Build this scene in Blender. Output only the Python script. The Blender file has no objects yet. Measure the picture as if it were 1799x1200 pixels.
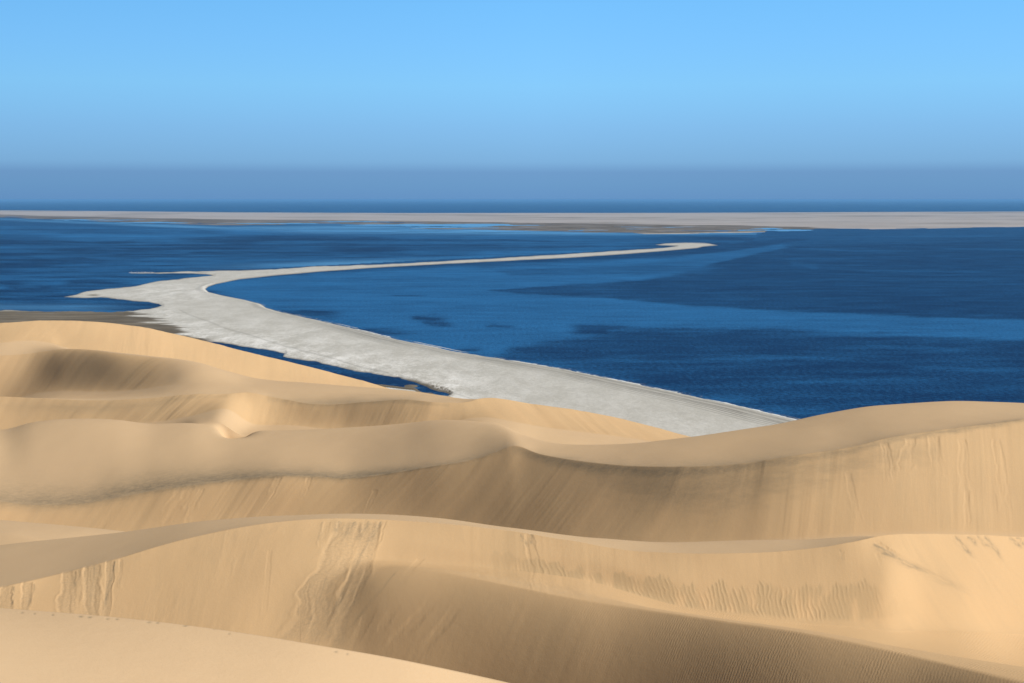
import bpy, math
import numpy as np

# ------------------------------------------------------------------ camera, sky, sun, exposure
C = bpy.context.scene
H = 110.0            # camera height above the water, metres
F = 2500.0           # focal length in pixels of the 1799 px wide photograph
HZ = 350.0           # row of the horizon in the photograph
CX = 899.5
R = math.radians

cam_d = bpy.data.cameras.new('camera')
cam = bpy.data.objects.new('camera', cam_d)
C.collection.objects.link(cam)
cam.location = (0, 0, H)
cam.rotation_euler = (R(90), 0, 0)
cam_d.sensor_width = 36.0
cam_d.lens = 36.0 * F / 1799.0
cam_d.shift_y = (HZ - 600.0) / 1799.0
cam_d.clip_start = 0.5
cam_d.clip_end = 2.0e6
C.camera = cam

SUN_EL, SUN_AZ = 38.0, 16.0       # azimuth: degrees from +X (right) towards the viewer (-Y)
sx = math.cos(R(SUN_EL)) * math.cos(R(SUN_AZ))
sy = -math.cos(R(SUN_EL)) * math.sin(R(SUN_AZ))
sz = math.sin(R(SUN_EL))
sun_d = bpy.data.lights.new('sun', 'SUN')
sun_d.energy = 5.0
sun_d.angle = R(0.55)
sun_d.color = (1.0, 0.955, 0.88)
sun = bpy.data.objects.new('sun', sun_d)
C.collection.objects.link(sun)
from mathutils import Vector
sun.rotation_euler = Vector((sx, sy, sz)).to_track_quat('Z', 'Y').to_euler()

w = bpy.data.worlds.new('World')
C.world = w
w.use_nodes = True
nt = w.node_tree
nt.nodes.clear()
sky = nt.nodes.new('ShaderNodeTexSky')
sky.sky_type = 'NISHITA'
sky.sun_disc = False
sky.sun_elevation = R(SUN_EL)
sky.sun_rotation = math.atan2(sx, sy)
sky.air_density = 1.0
sky.dust_density = 0.3
sky.ozone_density = 1.5
# the marine layer lying over the sea: the sky darkens and turns greyer blue close to the horizon
tc = nt.nodes.new('ShaderNodeTexCoord')
sp = nt.nodes.new('ShaderNodeSeparateXYZ')
nt.links.new(tc.outputs['Generated'], sp.inputs[0])
mr = nt.nodes.new('ShaderNodeMapRange')
mr.inputs['From Min'].default_value = 0.0
mr.inputs['From Max'].default_value = 0.40
nt.links.new(sp.outputs['Z'], mr.inputs['Value'])
rp = nt.nodes.new('ShaderNodeValToRGB')
nt.links.new(mr.outputs[0], rp.inputs[0])
SKYR = [  # (sine of the elevation, multiplier)
    (0.002, (0.171, 0.407, 1.095)),
    (0.01, (0.177, 0.408, 1.03)),
    (0.0188, (0.190, 0.399, 0.97)),
    (0.02599, (0.253, 0.511, 1.103)),
    (0.04994, (0.32, 0.608, 1.138)),
    (0.07975, (0.405, 0.77, 1.208)),
    (0.10934, (0.428, 0.825, 1.252)),
    (0.1367, (0.44, 0.874, 1.27)),
    (0.2, (0.27, 0.35, 0.42)),
    (0.4, (0.17, 0.15, 0.145)),
]
els = rp.color_ramp.elements
while len(els) < len(SKYR):
    els.new(0.5)
for e, (s, c) in zip(els, SKYR):
    e.position = min(1.0, s / 0.40)
    e.color = (*c, 1)
mx = nt.nodes.new('ShaderNodeMix')
mx.data_type = 'RGBA'
mx.blend_type = 'MULTIPLY'
mx.inputs['Factor'].default_value = 1.0
nt.links.new(sky.outputs[0], mx.inputs[6])
nt.links.new(rp.outputs[0], mx.inputs[7])
bg = nt.nodes.new('ShaderNodeBackground')
bg.inputs['Strength'].default_value = 0.14
out = nt.nodes.new('ShaderNodeOutputWorld')
mh = nt.nodes.new('ShaderNodeMapRange')      # the sky is a little deeper on the side away from the sun
for i_, v_ in enumerate((-0.36, 0.02, 0.80, 1.0)): mh.inputs[i_ + 1].default_value = v_
nt.links.new(sp.outputs['X'], mh.inputs[0])
mx2 = nt.nodes.new('ShaderNodeVectorMath'); mx2.operation = 'SCALE'
nt.links.new(mx.outputs[2], mx2.inputs[0]); nt.links.new(mh.outputs[0], mx2.inputs['Scale'])
nt.links.new(mx2.outputs[0], bg.inputs[0])
nt.links.new(bg.outputs[0], out.inputs[0])

C.view_settings.view_transform = 'Standard'
C.view_settings.look = 'None'
C.view_settings.exposure = 0.0
C.view_settings.gamma = 1.0
C.cycles.volume_bounces = 1
C.cycles.max_bounces = 6
C.cycles.diffuse_bounces = 3

# ------------------------------------------------------------------ numeric helpers
_rng = np.random.RandomState(7)
_T = _rng.rand(512, 512)

def vnoise(x, y, seed=0):
    x = x + seed * 17.31; y = y + seed * 9.77
    xi = np.floor(x).astype(np.int64); yi = np.floor(y).astype(np.int64)
    fx = x - xi; fy = y - yi
    fx = fx * fx * fx * (fx * (fx * 6 - 15) + 10); fy = fy * fy * fy * (fy * (fy * 6 - 15) + 10)
    a = _T[xi & 511, yi & 511]; b = _T[(xi + 1) & 511, yi & 511]
    c = _T[xi & 511, (yi + 1) & 511]; d = _T[(xi + 1) & 511, (yi + 1) & 511]
    return (a * (1 - fx) + b * fx) * (1 - fy) + (c * (1 - fx) + d * fx) * fy

def fbm(x, y, octv=4, seed=0, gain=0.5):
    s = 0; a = 1; t = 0
    for i in range(octv):
        s = s + a * vnoise(x * 2.03 ** i, y * 2.03 ** i, seed + i * 3); t += a; a *= gain
    return s / t * 2 - 1          # -1..1

def sstep(a, b, x):
    t = np.clip((x - a) / (b - a), 0, 1)
    return t * t * (3 - 2 * t)

def pchip(xk, yk, x):
    xk = np.asarray(xk, float); yk = np.asarray(yk, float)
    h = np.diff(xk); d = np.diff(yk) / h
    m = np.zeros(len(xk))
    for i in range(1, len(xk) - 1):
        # gentle cardinal slope, limited to avoid overshoot
        m[i] = (d[i - 1] * h[i] + d[i] * h[i - 1]) / (h[i] + h[i - 1])
        lim = 2.2 * min(abs(d[i - 1]), abs(d[i])) if d[i - 1] * d[i] > 0 else 0.35 * min(abs(d[i - 1]), abs(d[i]))
        m[i] = np.clip(m[i], -lim, lim)
    m[0] = d[0]; m[-1] = d[-1]
    i = np.clip(np.searchsorted(xk, x) - 1, 0, len(xk) - 2)
    t = (x - xk[i]) / h[i]
    h00 = 2 * t**3 - 3 * t**2 + 1; h10 = t**3 - 2 * t**2 + t
    h01 = -2 * t**3 + 3 * t**2; h11 = t**3 - t**2
    return h00 * yk[i] + h10 * h[i] * m[i] + h01 * yk[i + 1] + h11 * h[i] * m[i + 1]

def gsmooth(a, s, ax=-1):
    if s <= 0: return a
    r = int(3 * s) + 1
    k = np.exp(-0.5 * (np.arange(-r, r + 1) / s) ** 2); k /= k.sum()
    return np.apply_along_axis(lambda v: np.convolve(np.pad(v, r, mode='edge'), k, mode='valid'), ax, a)

def mesh_grid(name, X, Y, Z, attrs, mat, keep=None, smooth=True, normals=None):
    nr, nc = X.shape
    co = np.stack([X, Y, Z], -1).reshape(-1, 3).astype(np.float32)
    i, j = np.meshgrid(np.arange(nr - 1), np.arange(nc - 1), indexing='ij')
    a = (i * nc + j); q = np.stack([a, a + 1, a + nc + 1, a + nc], -1).reshape(-1, 4)
    if keep is not None:
        kq = keep[:-1, :-1] | keep[1:, :-1] | keep[:-1, 1:] | keep[1:, 1:]
        q = q[kq.reshape(-1)]
        used = np.zeros(len(co), bool); used[q.reshape(-1)] = True
        remap = np.cumsum(used) - 1
        q = remap[q]; co = co[used]
    else:
        used = slice(None)
    me = bpy.data.meshes.new(name)
    me.vertices.add(len(co)); me.vertices.foreach_set('co', co.reshape(-1))
    me.loops.add(q.size); me.loops.foreach_set('vertex_index', q.reshape(-1).astype(np.int32))
    me.polygons.add(len(q)); me.polygons.foreach_set('loop_start', (np.arange(len(q)) * 4).astype(np.int32))
    me.update(calc_edges=True)
    me.polygons.foreach_set('use_smooth', np.ones(len(q), bool))
    for k, v in attrs.items():
        at = me.attributes.new(k, 'FLOAT', 'POINT')
        at.data.foreach_set('value', np.asarray(v, np.float32).reshape(-1)[used])
    if normals is not None:
        me.normals_split_custom_set_from_vertices(normals.reshape(-1, 3)[used].tolist())
    me.materials.append(mat)
    o = bpy.data.objects.new(name, me)
    C.collection.objects.link(o)
    return o

# ------------------------------------------------------------------ node helpers
class NT:
    def __init__(s, name):
        s.m = bpy.data.materials.new(name); s.m.use_nodes = True
        s.t = s.m.node_tree; s.t.nodes.clear()
        s.out = s.t.nodes.new('ShaderNodeOutputMaterial')
    def n(s, typ, **kw):
        o = s.t.nodes.new(typ)
        for k, v in kw.items(): setattr(o, k, v)
        return o
    def put(s, sock, v):
        if isinstance(v, bpy.types.NodeSocket): s.t.links.new(v, sock)
        else: sock.default_value = v
    def math(s, op, a, b=0.0, c=None, clamp=False):
        o = s.n('ShaderNodeMath', operation=op, use_clamp=clamp)
        s.put(o.inputs[0], a); s.put(o.inputs[1], b)
        if c is not None: s.put(o.inputs[2], c)
        return o.outputs[0]
    def attr(s, name):
        return s.n('ShaderNodeAttribute', attribute_name=name).outputs['Fac']
    def mix(s, f, a, b, mode='MIX'):
        o = s.n('ShaderNodeMix', data_type='RGBA', blend_type=mode)
        s.put(o.inputs['Factor'], f)
        s.put(o.inputs[6], a if isinstance(a, bpy.types.NodeSocket) else (*a, 1))
        s.put(o.inputs[7], b if isinstance(b, bpy.types.NodeSocket) else (*b, 1))
        return o.outputs[2]
    def pos(s):
        return s.n('ShaderNodeNewGeometry').outputs['Position']
    def mapv(s, vec, scale=(1, 1, 1), rot=(0, 0, 0)):
        o = s.n('ShaderNodeMapping'); s.put(o.inputs[0], vec)
        o.inputs['Scale'].default_value = scale; o.inputs['Rotation'].default_value = rot
        return o.outputs[0]
    def comb(s, x, y, z=0.0):
        o = s.n('ShaderNodeCombineXYZ')
        s.put(o.inputs[0], x); s.put(o.inputs[1], y); s.put(o.inputs[2], z)
        return o.outputs[0]
    def noise(s, vec, scale, detail=3.0, rough=0.5, dist=0.0):
        o = s.n('ShaderNodeTexNoise'); s.put(o.inputs['Vector'], vec)
        o.inputs['Scale'].default_value = scale; o.inputs['Detail'].default_value = detail
        o.inputs['Roughness'].default_value = rough; o.inputs['Distortion'].default_value = dist
        return o.outputs['Fac']
    def mr(s, v, a, b, c=0.0, d=1.0, smooth=False):
        o = s.n('ShaderNodeMapRange')
        if smooth: o.interpolation_type = 'SMOOTHSTEP'
        s.put(o.inputs[0], v)
        for i, x in enumerate((a, b, c, d)): o.inputs[i + 1].default_value = x
        return o.outputs[0]
    def bump(s, h, dist, strength=1.0, normal=None):
        o = s.n('ShaderNodeBump'); s.put(o.inputs['Height'], h)
        o.inputs['Distance'].default_value = dist; s.put(o.inputs['Strength'], strength)
        if normal is not None: s.put(o.inputs['Normal'], normal)
        return o.outputs[0]
    def bsdf(s, col, rough, normal=None, spec=0.5, ior=1.45):
        o = s.n('ShaderNodeBsdfPrincipled')
        s.put(o.inputs['Base Color'], col if isinstance(col, bpy.types.NodeSocket) else (*col, 1))
        s.put(o.inputs['Roughness'], rough)
        s.put(o.inputs['Specular IOR Level'], spec); o.inputs['IOR'].default_value = ior
        if normal is not None: s.put(o.inputs['Normal'], normal)
        s.t.links.new(o.outputs[0], s.out.inputs[0])
        return o

# ------------------------------------------------------------------ materials
def mat_sand():
    s = NT('dune_sand')
    P = s.pos()
    tint = s.attr('tint'); dark = s.attr('dark'); slip = s.attr('slip'); su = s.attr('streak_u'); sv = s.attr('streak_v')
    base = s.mix(tint, (0.628, 0.440, 0.258), (0.62, 0.408, 0.212))      # wind-packed / slip-face sand
    big = s.noise(P, 0.03, 4, 0.55)
    base = s.mix(s.mr(big, 0.3, 0.7), base, s.mix(1.0, base, (0.92, 0.91, 0.92), 'MULTIPLY'))
    # streaks of coarser grains following the avalanche direction, patchy
    st = s.comb(su, s.math('MULTIPLY', sv, 0.05))
    n1 = s.noise(st, 0.16, 3, 0.55, 0.3)
    n2 = s.noise(s.comb(su, s.math('MULTIPLY', sv, 0.09)), 1.3, 4, 0.6, 0.3)
    patch = s.mr(s.noise(s.comb(su, s.math('MULTIPLY', sv, 0.4)), 0.06, 3, 0.5), 0.40, 0.62, 0.1, 1.0)
    fs = s.math('MULTIPLY', slip, patch)
    base = s.mix(s.math('MULTIPLY', slip, s.mr(n1, 0.40, 0.66, 0.0, 0.20)), base, (0.44, 0.315, 0.175))
    base = s.mix(s.math('MULTIPLY', fs, s.mr(n2, 0.45, 0.70, 0.0, 0.22)), base, (0.40, 0.29, 0.17))
    ro = s.attr('rough')
    rg = s.noise(s.comb(su, s.math('MULTIPLY', sv, 0.5)), 2.5, 5, 0.75)
    base = s.mix(s.math('MULTIPLY', ro, s.mr(rg, 0.35, 0.65, 0.05, 0.55)), base, (0.33, 0.235, 0.14))
    base = s.mix(s.math('MULTIPLY', s.attr('coarse'), 0.55), base, (0.40, 0.285, 0.155))
    # dark heavy-mineral grains, plus the shade painted into the footprint dents
    g = s.noise(s.mapv(P, (0.5, 1, 1)), 0.9, 7, 0.8)
    g2 = s.noise(s.mapv(P, (0.5, 1.5, 1.0)), 4.0, 3, 0.7)
    dk = s.math('MULTIPLY', dark, s.mr(s.math('ADD', s.math('MULTIPLY', g, .65), s.math('MULTIPLY', g2, .35)), 0.34, 0.62, 0.35, 1.15), clamp=True)
    base = s.mix(s.math('MULTIPLY', dk, 0.92), base, (0.15, 0.13, 0.095))
    fine = s.noise(P, 7.0, 2, 0.6)
    base = s.mix(0.10, base, s.mix(s.noise(P, 26.0, 2, 0.7), (0.28, 0.20, 0.12), (0.85, 0.64, 0.40)))
    base = s.mix(0.10, base, s.mix(fine, (0.35, 0.25, 0.15), (0.75, 0.56, 0.33)))
    h = s.math('MULTIPLY', n2, fs)
    b1 = s.bump(h, 0.2, 0.2)
    rp_ = s.attr('ripple')
    wv = s.n('ShaderNodeTexWave', wave_type='BANDS', bands_direction='X')
    s.put(wv.inputs['Vector'], s.mapv(P, (1, 0.9, 0.2), (0, 0, 0.55)))
    wv.inputs['Scale'].default_value = 0.95; wv.inputs['Distortion'].default_value = 6.0
    wv.inputs['Detail'].default_value = 4; wv.inputs['Detail Scale'].default_value = 1.6; wv.inputs['Detail Roughness'].default_value = 0.7
    brk = s.mr(s.noise(P, 0.12, 4, 0.6), 0.38, 0.62, 0.05, 1.0)
    b2 = s.bump(wv.outputs['Fac'], 0.05, s.math('MULTIPLY', s.math('MULTIPLY', rp_, brk), 0.32), b1)
    rn = s.noise(s.mapv(P, (1.0, 0.6, 1.0)), 0.9, 7, 0.72)
    b3 = s.bump(rn, 0.07, 0.5, b2)
    s.bsdf(base, 0.95, b3, spec=0.05)
    return s.m

def mat_land():
    s = NT('salt_flat')
    P = s.pos()
    mud = s.attr('mud'); salt = s.attr('salt'); trk = s.attr('track'); wet = s.attr('wet'); far = s.attr('far')
    n = s.noise(s.mapv(P, (1, 0.35, 1)), 0.045, 8, 0.75)
    nf = s.noise(s.mapv(P, (1, 0.5, 1)), 0.5, 6, 0.8)
    base = s.mix(s.mr(nf, 0.3, 0.7), (0.475, 0.46, 0.415), (0.535, 0.52, 0.475))
    sl = s.math('MULTIPLY', s.mr(s.math('ADD', s.math('MULTIPLY', n, 0.65), s.math('MULTIPLY', nf, 0.35)), 0.44, 0.60), salt)
    base = s.mix(sl, base, (0.84, 0.83, 0.80))
    base = s.mix(s.math('MULTIPLY', far, 0.85), base, (0.43, 0.39, 0.37))
    md = s.mix(s.mr(s.noise(s.mapv(P, (0.25, 1, 1)), 0.05, 5, 0.65), 0.35, 0.7), (0.09, 0.07, 0.045), (0.215, 0.18, 0.13))
    base = s.mix(mud, base, md)
    base = s.mix(s.math('MULTIPLY', trk, s.mr(nf, 0.3, 0.6, 0.5, 1.0)), base, (0.12, 0.11, 0.095))
    base = s.mix(wet, base, (0.16, 0.145, 0.12))
    b = s.bump(nf, 0.5, 0.35)
    s.bsdf(base, 0.9, b, spec=0.1)
    return s.m

def mat_sea():
    s = NT('sea_water')
    P = s.pos()
    sl = s.attr('sheen_tone'); sh = s.attr('foam'); shal = s.attr('shallow')
    c1 = s.noise(s.mapv(P, (0.8, 0.5, 1)), 0.45, 5, 0.75)
    c2 = s.noise(s.mapv(P, (0.35, 1, 1)), 0.010, 6, 0.62)
    c3 = s.noise(s.mapv(P, (0.25, 0.6, 1)), 0.06, 5, 0.7)
    gr = s.math('SUBTRACT', 1.0, s.attr('far'))
    v = s.math('ADD', sl, s.math('MULTIPLY', s.math('SUBTRACT', c1, 0.5), s.math('MULTIPLY', gr, 2.2)))
    v = s.math('ADD', v, s.math('MULTIPLY', s.math('SUBTRACT', c3, 0.5), 1.1))
    v = s.math('ADD', v, s.math('MULTIPLY', s.math('SUBTRACT', c2, 0.5), 0.75), clamp=True)
    base = s.mix(v, (0.000, 0.020, 0.086), (0.022, 0.155, 0.392))  # sheen of ruffled and calm water painted into the base colour
    base = s.mix(shal, base, (0.13, 0.40, 0.75))
    fm = s.math('MULTIPLY', sh, s.mr(s.noise(P, 0.22, 5, 0.7), 0.50, 0.62), clamp=True)
    base = s.mix(fm, base, (0.8, 0.82, 0.82))
    b = s.bump(c1, 1.2, 0.5)
    s.bsdf(base, 0.45, b, spec=0.06, ior=1.33)
    return s.m

def mat_plain(name, col, rough=0.9):
    s = NT(name)
    n = s.noise(s.pos(), 6.0, 3)
    s.bsdf(s.mix(n, tuple(c * 0.85 for c in col), col), rough, spec=0.2)
    return s.m

M_SAND, M_LAND, M_SEA = mat_sand(), mat_land(), mat_sea()

# ------------------------------------------------------------------ sand dunes
# Ridge, foot and hollow lines of the dune field from near to far; at each bearing a line has
# a distance and a height.  V: height from the row it was surveyed at; Z: height in metres.
def V(px, py, d): return (px, d, H - (py - HZ) / F * d)
def Z(px, z, d): return (px, d, z)

cols = np.concatenate([np.arange(-1500, -12, 14.0), np.arange(-12, 1812, 1.5), np.arange(1812, 3300, 14.0)])
NC = len(cols)

# (name, mode, rows to next curve, smoothing px, points, extras)
CV = []
def curve(name, mode, rows, pts, sm=9, mf=None, mn=None):
    CV.append(dict(name=name, mode=mode, rows=rows, pts=pts, sm=sm, mf=mf, mn=mn))

curve('near0', 's', 10, [Z(-600, 106, 3), Z(900, 105, 3), Z(2400, 104, 3)])
curve('A0', 's', 120, [Z(-600, 101, 40), Z(0, 96.6, 41), Z(450, 92.6, 41.5), Z(900, 86.3, 42), Z(1300, 83, 42), Z(2400, 66, 42)])
curve('Abrink', 'b', 60, [V(-600, 1010, 48), V(-200, 1048, 52), V(0, 1068, 55), V(200, 1084, 57), V(400, 1108, 59), V(550, 1132, 60.5),
      V(700, 1158, 64), V(900, 1201, 70.5), V(1100, 1260, 68), V(1300, 1330, 72), V(1800, 1520, 78), V(2400, 1750, 84)], mf=-0.55)
curve('T1', 's', 45, [Z(-600, 42, 150), Z(0, 43, 152), Z(560, 44, 160), Z(700, 40, 157), Z(900, 37, 143), Z(1000, 40, 133), Z(1200, 45, 116), Z(1500, 50, 97), Z(1800, 54, 88), Z(2400, 50, 86)], sm=30)
curve('Cmid', 's', 60, [Z(-600, 40, 166), Z(0, 46, 170), Z(200, 47.3, 173), Z(400, 49.8, 176), Z(560, 50.9, 178), Z(640, 49.8, 174.5), Z(700, 49.6, 171.5), Z(850, 49.2, 163.5),
      Z(1000, 48.4, 151), Z(1200, 50, 134), Z(1400, 53, 121), Z(1600, 57, 115), Z(1800, 60, 103), Z(2400, 58, 90)], sm=48)
curve('Ccrest', 'C', 60, [Z(-600, 43, 173), Z(0, 50.5, 178), Z(200, 52.5, 182), Z(400, 55.6, 186), Z(560, 57.6, 189), V(640, 1010, 190.5), V(700, 1001, 189.5), V(780, 1007, 186.5), V(850, 1020, 182.5),
      V(1000, 1050, 174), V(1100, 1066, 169), V(1200, 1081, 162.5), V(1300, 1096, 155.5), V(1400, 1111, 149), V(1500, 1130, 143), V(1600, 1153, 137), V(1800, 1200, 124), V(2400, 1300, 105)], sm=20)
curve('Bbase', 's', 60, [Z(-600, 45, 177), Z(0, 53, 182), Z(200, 55.5, 187), Z(400, 58.7, 191), Z(560, 60.3, 194), Z(700, 59.8, 197), Z(850, 59, 197), Z(1000, 58.1, 195.5),
      Z(1200, 55.6, 190), Z(1400, 53.9, 188), Z(1550, 53, 188), Z(1620, 52, 191), Z(1700, 50.8, 194.6), Z(1800, 47.9, 203), Z(2400, 41, 235)])
curve('Brip', 's', 60, [Z(-600, 47.6, 181), Z(0, 55.4, 186), Z(200, 58, 191), Z(400, 61.2, 195), Z(560, 62.5, 198), Z(700, 62.2, 201), Z(850, 60.4, 199.5), Z(1000, 60, 199),
      Z(1200, 58, 194.4), Z(1400, 57.5, 194.4), Z(1550, 57.5, 194.5), Z(1620, 56.3, 199), Z(1700, 54.7, 203), Z(1800, 52.1, 213), Z(2400, 46, 245)])
curve('Bbrink', 'b', 40, [Z(-600, 50, 185), V(0, 1033, 190), V(100, 1010, 193), V(200, 984, 195), V(330, 946, 198), V(480, 918, 201), V(560, 912, 202.5), V(700, 914, 204.5), V(880, 930, 204),
      V(1000, 950, 202), V(1120, 969, 200), V(1250, 974, 199), V(1400, 967, 200), V(1500, 953, 201), V(1550, 941, 203.5), V(1620, 937.5, 208), V(1700, 939, 214), V(1800, 943, 224), Z(2400, 50, 260)], sm=5)
curve('Bsil', 'h', 24, [Z(-600, 48, 230), V(0, 958, 228), V(220, 934, 225), V(350, 916, 222), V(500, 905, 218), V(600, 902, 215.5), V(760, 909, 216), V(900, 927, 215),
      V(1050, 945, 214), V(1200, 952.5, 215), V(1400, 948, 217), V(1530, 941.5, 216), Z(1600, 57, 221), Z(1700, 55, 226), Z(1800, 53, 236), Z(2400, 46, 268)])
curve('T2a', 's', 16, [Z(-600, 44, 243), Z(0, 50.8, 240), Z(80, 51.2, 240), Z(300, 50.5, 240), Z(600, 51, 240), Z(1000, 49, 240), Z(1400, 48, 240), Z(1600, 49, 240), Z(1800, 47, 242), Z(2400, 43, 271)])
curve('B2brink', 'b', 16, [Z(-600, 50, 250), V(0, 936, 246), V(80, 948, 244), Z(300, 49, 246), Z(600, 48, 246), Z(1000, 46.5, 246), Z(1400, 46, 246), Z(1600, 46, 246), Z(1800, 46, 247), Z(2400, 42, 273)])
curve('B2sil', 'h', 20, [V(-600, 890, 270), V(0, 913, 262), V(220, 933, 256), Z(300, 47.5, 255), Z(600, 45, 252), Z(1000, 44, 252), Z(1400, 44.5, 251), Z(1600, 44.5, 251), Z(1800, 44, 252), Z(2400, 41, 276)])
curve('T2', 's', 24, [Z(-600, 28, 300), Z(0, 27.5, 302), Z(300, 28.5, 302), Z(600, 31, 300), Z(850, 34, 288), Z(1000, 37, 270), Z(1200, 42.5, 259), Z(1400, 44, 255), Z(1600, 44, 256), Z(1800, 42.5, 259), Z(2400, 40, 279)], sm=25)
curve('Dtoe', 's', 90, [Z(-600, 29, 334), Z(0, 29, 336), Z(300, 31.5, 333), Z(600, 35.5, 327), Z(750, 38, 317), Z(850, 39, 305), Z(1000, 41.5, 285), Z(1200, 44.5, 269), Z(1400, 46.7, 262), Z(1600, 47.5, 263), Z(1800, 46, 267), Z(2400, 44, 286)], sm=25)
curve('Dbrink', 'b', 90, [V(-600, 850, 345), V(-200, 868, 348), V(0, 882, 348), V(60, 888, 348), V(150, 884, 348), V(230, 870, 348), V(300, 858, 347), V(400, 846, 346), V(500, 836, 344), V(600, 840, 341),
      V(700, 830, 335), V(760, 820, 331), V(840, 806, 327), V(880, 791.5, 326), V(905, 783, 325.5), V(950, 798, 319), V(1050, 814, 306), V(1200, 820, 291), V(1300, 815, 286),
      V(1400, 800, 283.5), V(1500, 785, 284), V(1560, 770, 286), V(1650, 756, 290), V(1799, 738, 297), V(2400, 700, 315)], sm=6)
curve('Dsil', 'h', 40, [V(-600, 760, 405), V(0, 755, 408), V(60, 741, 408), V(150, 735, 408), V(200, 737, 408), V(270, 745, 408), V(330, 743, 409), V(390, 750, 409), V(450, 755, 406), V(600, 752, 402),
      V(700, 745, 396), V(770, 738, 388), V(850, 742, 376), V(890, 750, 365), V(920, 764, 355), V(960, 776, 345), V(1050, 781, 338), V(1150, 775, 335), V(1210, 768, 335), V(1300, 755, 338),
      V(1380, 742, 342), V(1450, 727, 346), V(1550, 712, 350), V(1640, 706, 355), V(1799, 708, 365), V(2400, 740, 385)], sm=7)
curve('T3', 's', 24, [Z(-600, 40, 415), Z(0, 40, 415), Z(150, 40.5, 415), Z(300, 41, 418), Z(340, 44.6, 415), Z(384, 45.4, 413), Z(425, 41.7, 411.5), Z(470, 41.5, 412), Z(600, 41, 412), Z(750, 43.8, 403), Z(850, 47.5, 396), Z(950, 44, 385), Z(1050, 42, 375),
      Z(1210, 42, 375), Z(1400, 42, 380), Z(1800, 40, 400), Z(2400, 38, 420)])
curve('Ftoe', 's', 60, [Z(-600, 38, 438), Z(0, 38.5, 438), Z(150, 41.2, 436), Z(290, 43, 428), Z(350, 45.4, 426), Z(398, 47.3, 427), Z(440, 41.8, 430), Z(480, 41.0, 434), Z(600, 41, 424), Z(750, 44.0, 412), Z(850, 46.8, 412), V(900, 742, 408), V(950, 751, 410), V(1050, 764, 415),
      V(1130, 774, 420), Z(1210, 36, 425), Z(1400, 33, 430), Z(1800, 33, 440), Z(2400, 33, 450)], sm=12)
curve('Fbrink', 'b', 40, [V(-600, 690, 456), V(0, 697, 454), V(150, 703, 448), V(250, 700, 444), V(350, 693, 442), V(400, 692, 446), V(440, 690, 452), V(470, 696, 452), V(550, 710, 444), V(650, 706, 434), V(720, 702, 428),
      V(770, 707, 424), V(810, 708, 424), V(850, 700, 430), V(950, 712, 440), V(1050, 727, 452), V(1130, 745, 460), V(1210, 766, 468), Z(1400, 26, 478), Z(1800, 24, 490), Z(2400, 22, 500)], sm=6)
curve('T4', 's', 50, [Z(-600, 30, 540), Z(0, 32.5, 543), Z(60, 37, 533), Z(110, 40, 518), Z(150, 41.5, 503), Z(200, 43.5, 490), Z(250, 46, 477), Z(340, 50.5, 462), Z(440, 48.5, 465), Z(600, 47, 462), Z(750, 47, 455), Z(850, 47.7, 442), Z(950, 44, 448), Z(1050, 39.5, 458),
      Z(1210, 30, 474), Z(1400, 25, 490), Z(1800, 22, 500), Z(2400, 20, 510)], sm=24)
curve('Icrest', 's', 30, [Z(-600, 42, 568), Z(0, 47.0, 571), V(60, 622, 574), V(100, 612.5, 570), V(140, 613, 559), V(160, 614.5, 549), V(180, 617, 535), V(250, 627, 514), V(300, 632, 502), V(340, 636, 494), V(380, 648, 491), V(440, 665, 494), V(560, 675, 490), V(690, 684, 484),
      V(790, 697, 465), Z(850, 46.2, 448), Z(950, 42, 456), Z(1050, 37, 466), Z(1210, 28, 482), Z(1400, 23, 500), Z(1800, 20, 512), Z(2400, 18, 520)], sm=24)
curve('T5', 's', 40, [Z(-600, 48, 576), Z(0, 51, 577), Z(60, 52.3, 582), Z(100, 50.3, 582), Z(150, 47.5, 577), Z(250, 42, 574), Z(340, 37, 577), Z(440, 30, 580), Z(550, 25, 590), Z(690, 20, 590), Z(850, 17, 560), Z(1050, 17, 545), Z(1210, 14, 540), Z(1800, 12, 560), Z(2400, 12, 560)], sm=24)
curve('Jbrink', 'b', 24, [V(-600, 600, 600), V(-200, 580, 592), V(0, 568, 590), V(70, 563.5, 594), V(150, 564, 600), V(240, 573, 609), V(330, 592, 620), V(440, 620, 630), V(550, 646, 640), V(690, 684, 655), Z(850, 10, 640), Z(1050, 4, 620), Z(1210, 2, 610), Z(1800, 2, 620), Z(2400, 2, 620)], mf=-0.2)
curve('end', 's', 0, [Z(-600, -5, 900), Z(150, -5, 900), Z(440, -5, 850), Z(690, -5, 770), Z(850, -5, 700), Z(1210, -5, 660), Z(2400, -5, 690)])

K = len(CV)
D = np.zeros((K, NC)); ZZ = np.zeros((K, NC))
fine = np.arange(-1560, 3360, 1.5)
for k, c in enumerate(CV):
    p = sorted(c['pts'])
    xs = [q[0] for q in p]
    if xs[0] > -1500: p = [(-1500, p[0][1], p[0][2])] + p
    if xs[-1] < 3300: p = p + [(3300, p[-1][1], p[-1][2])]
    xs = [q[0] for q in p]
    dd = gsmooth(pchip(xs, [q[1] for q in p], np.clip(fine, -1500, 3300)), c['sm'] / 1.5)
    zz = gsmooth(pchip(xs, [q[2] for q in p], np.clip(fine, -1500, 3300)), c['sm'] / 1.5)
    D[k] = np.interp(cols, fine, dd); ZZ[k] = np.interp(cols, fine, zz)
for k in range(1, K):
    D[k] = np.maximum(D[k], D[k - 1] + 0.8)
S = np.diff(ZZ, axis=0) / np.diff(D, axis=0)
MN = np.zeros((K, NC)); MF = np.zeros((K, NC))      # slope on the near / far side of each line
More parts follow.
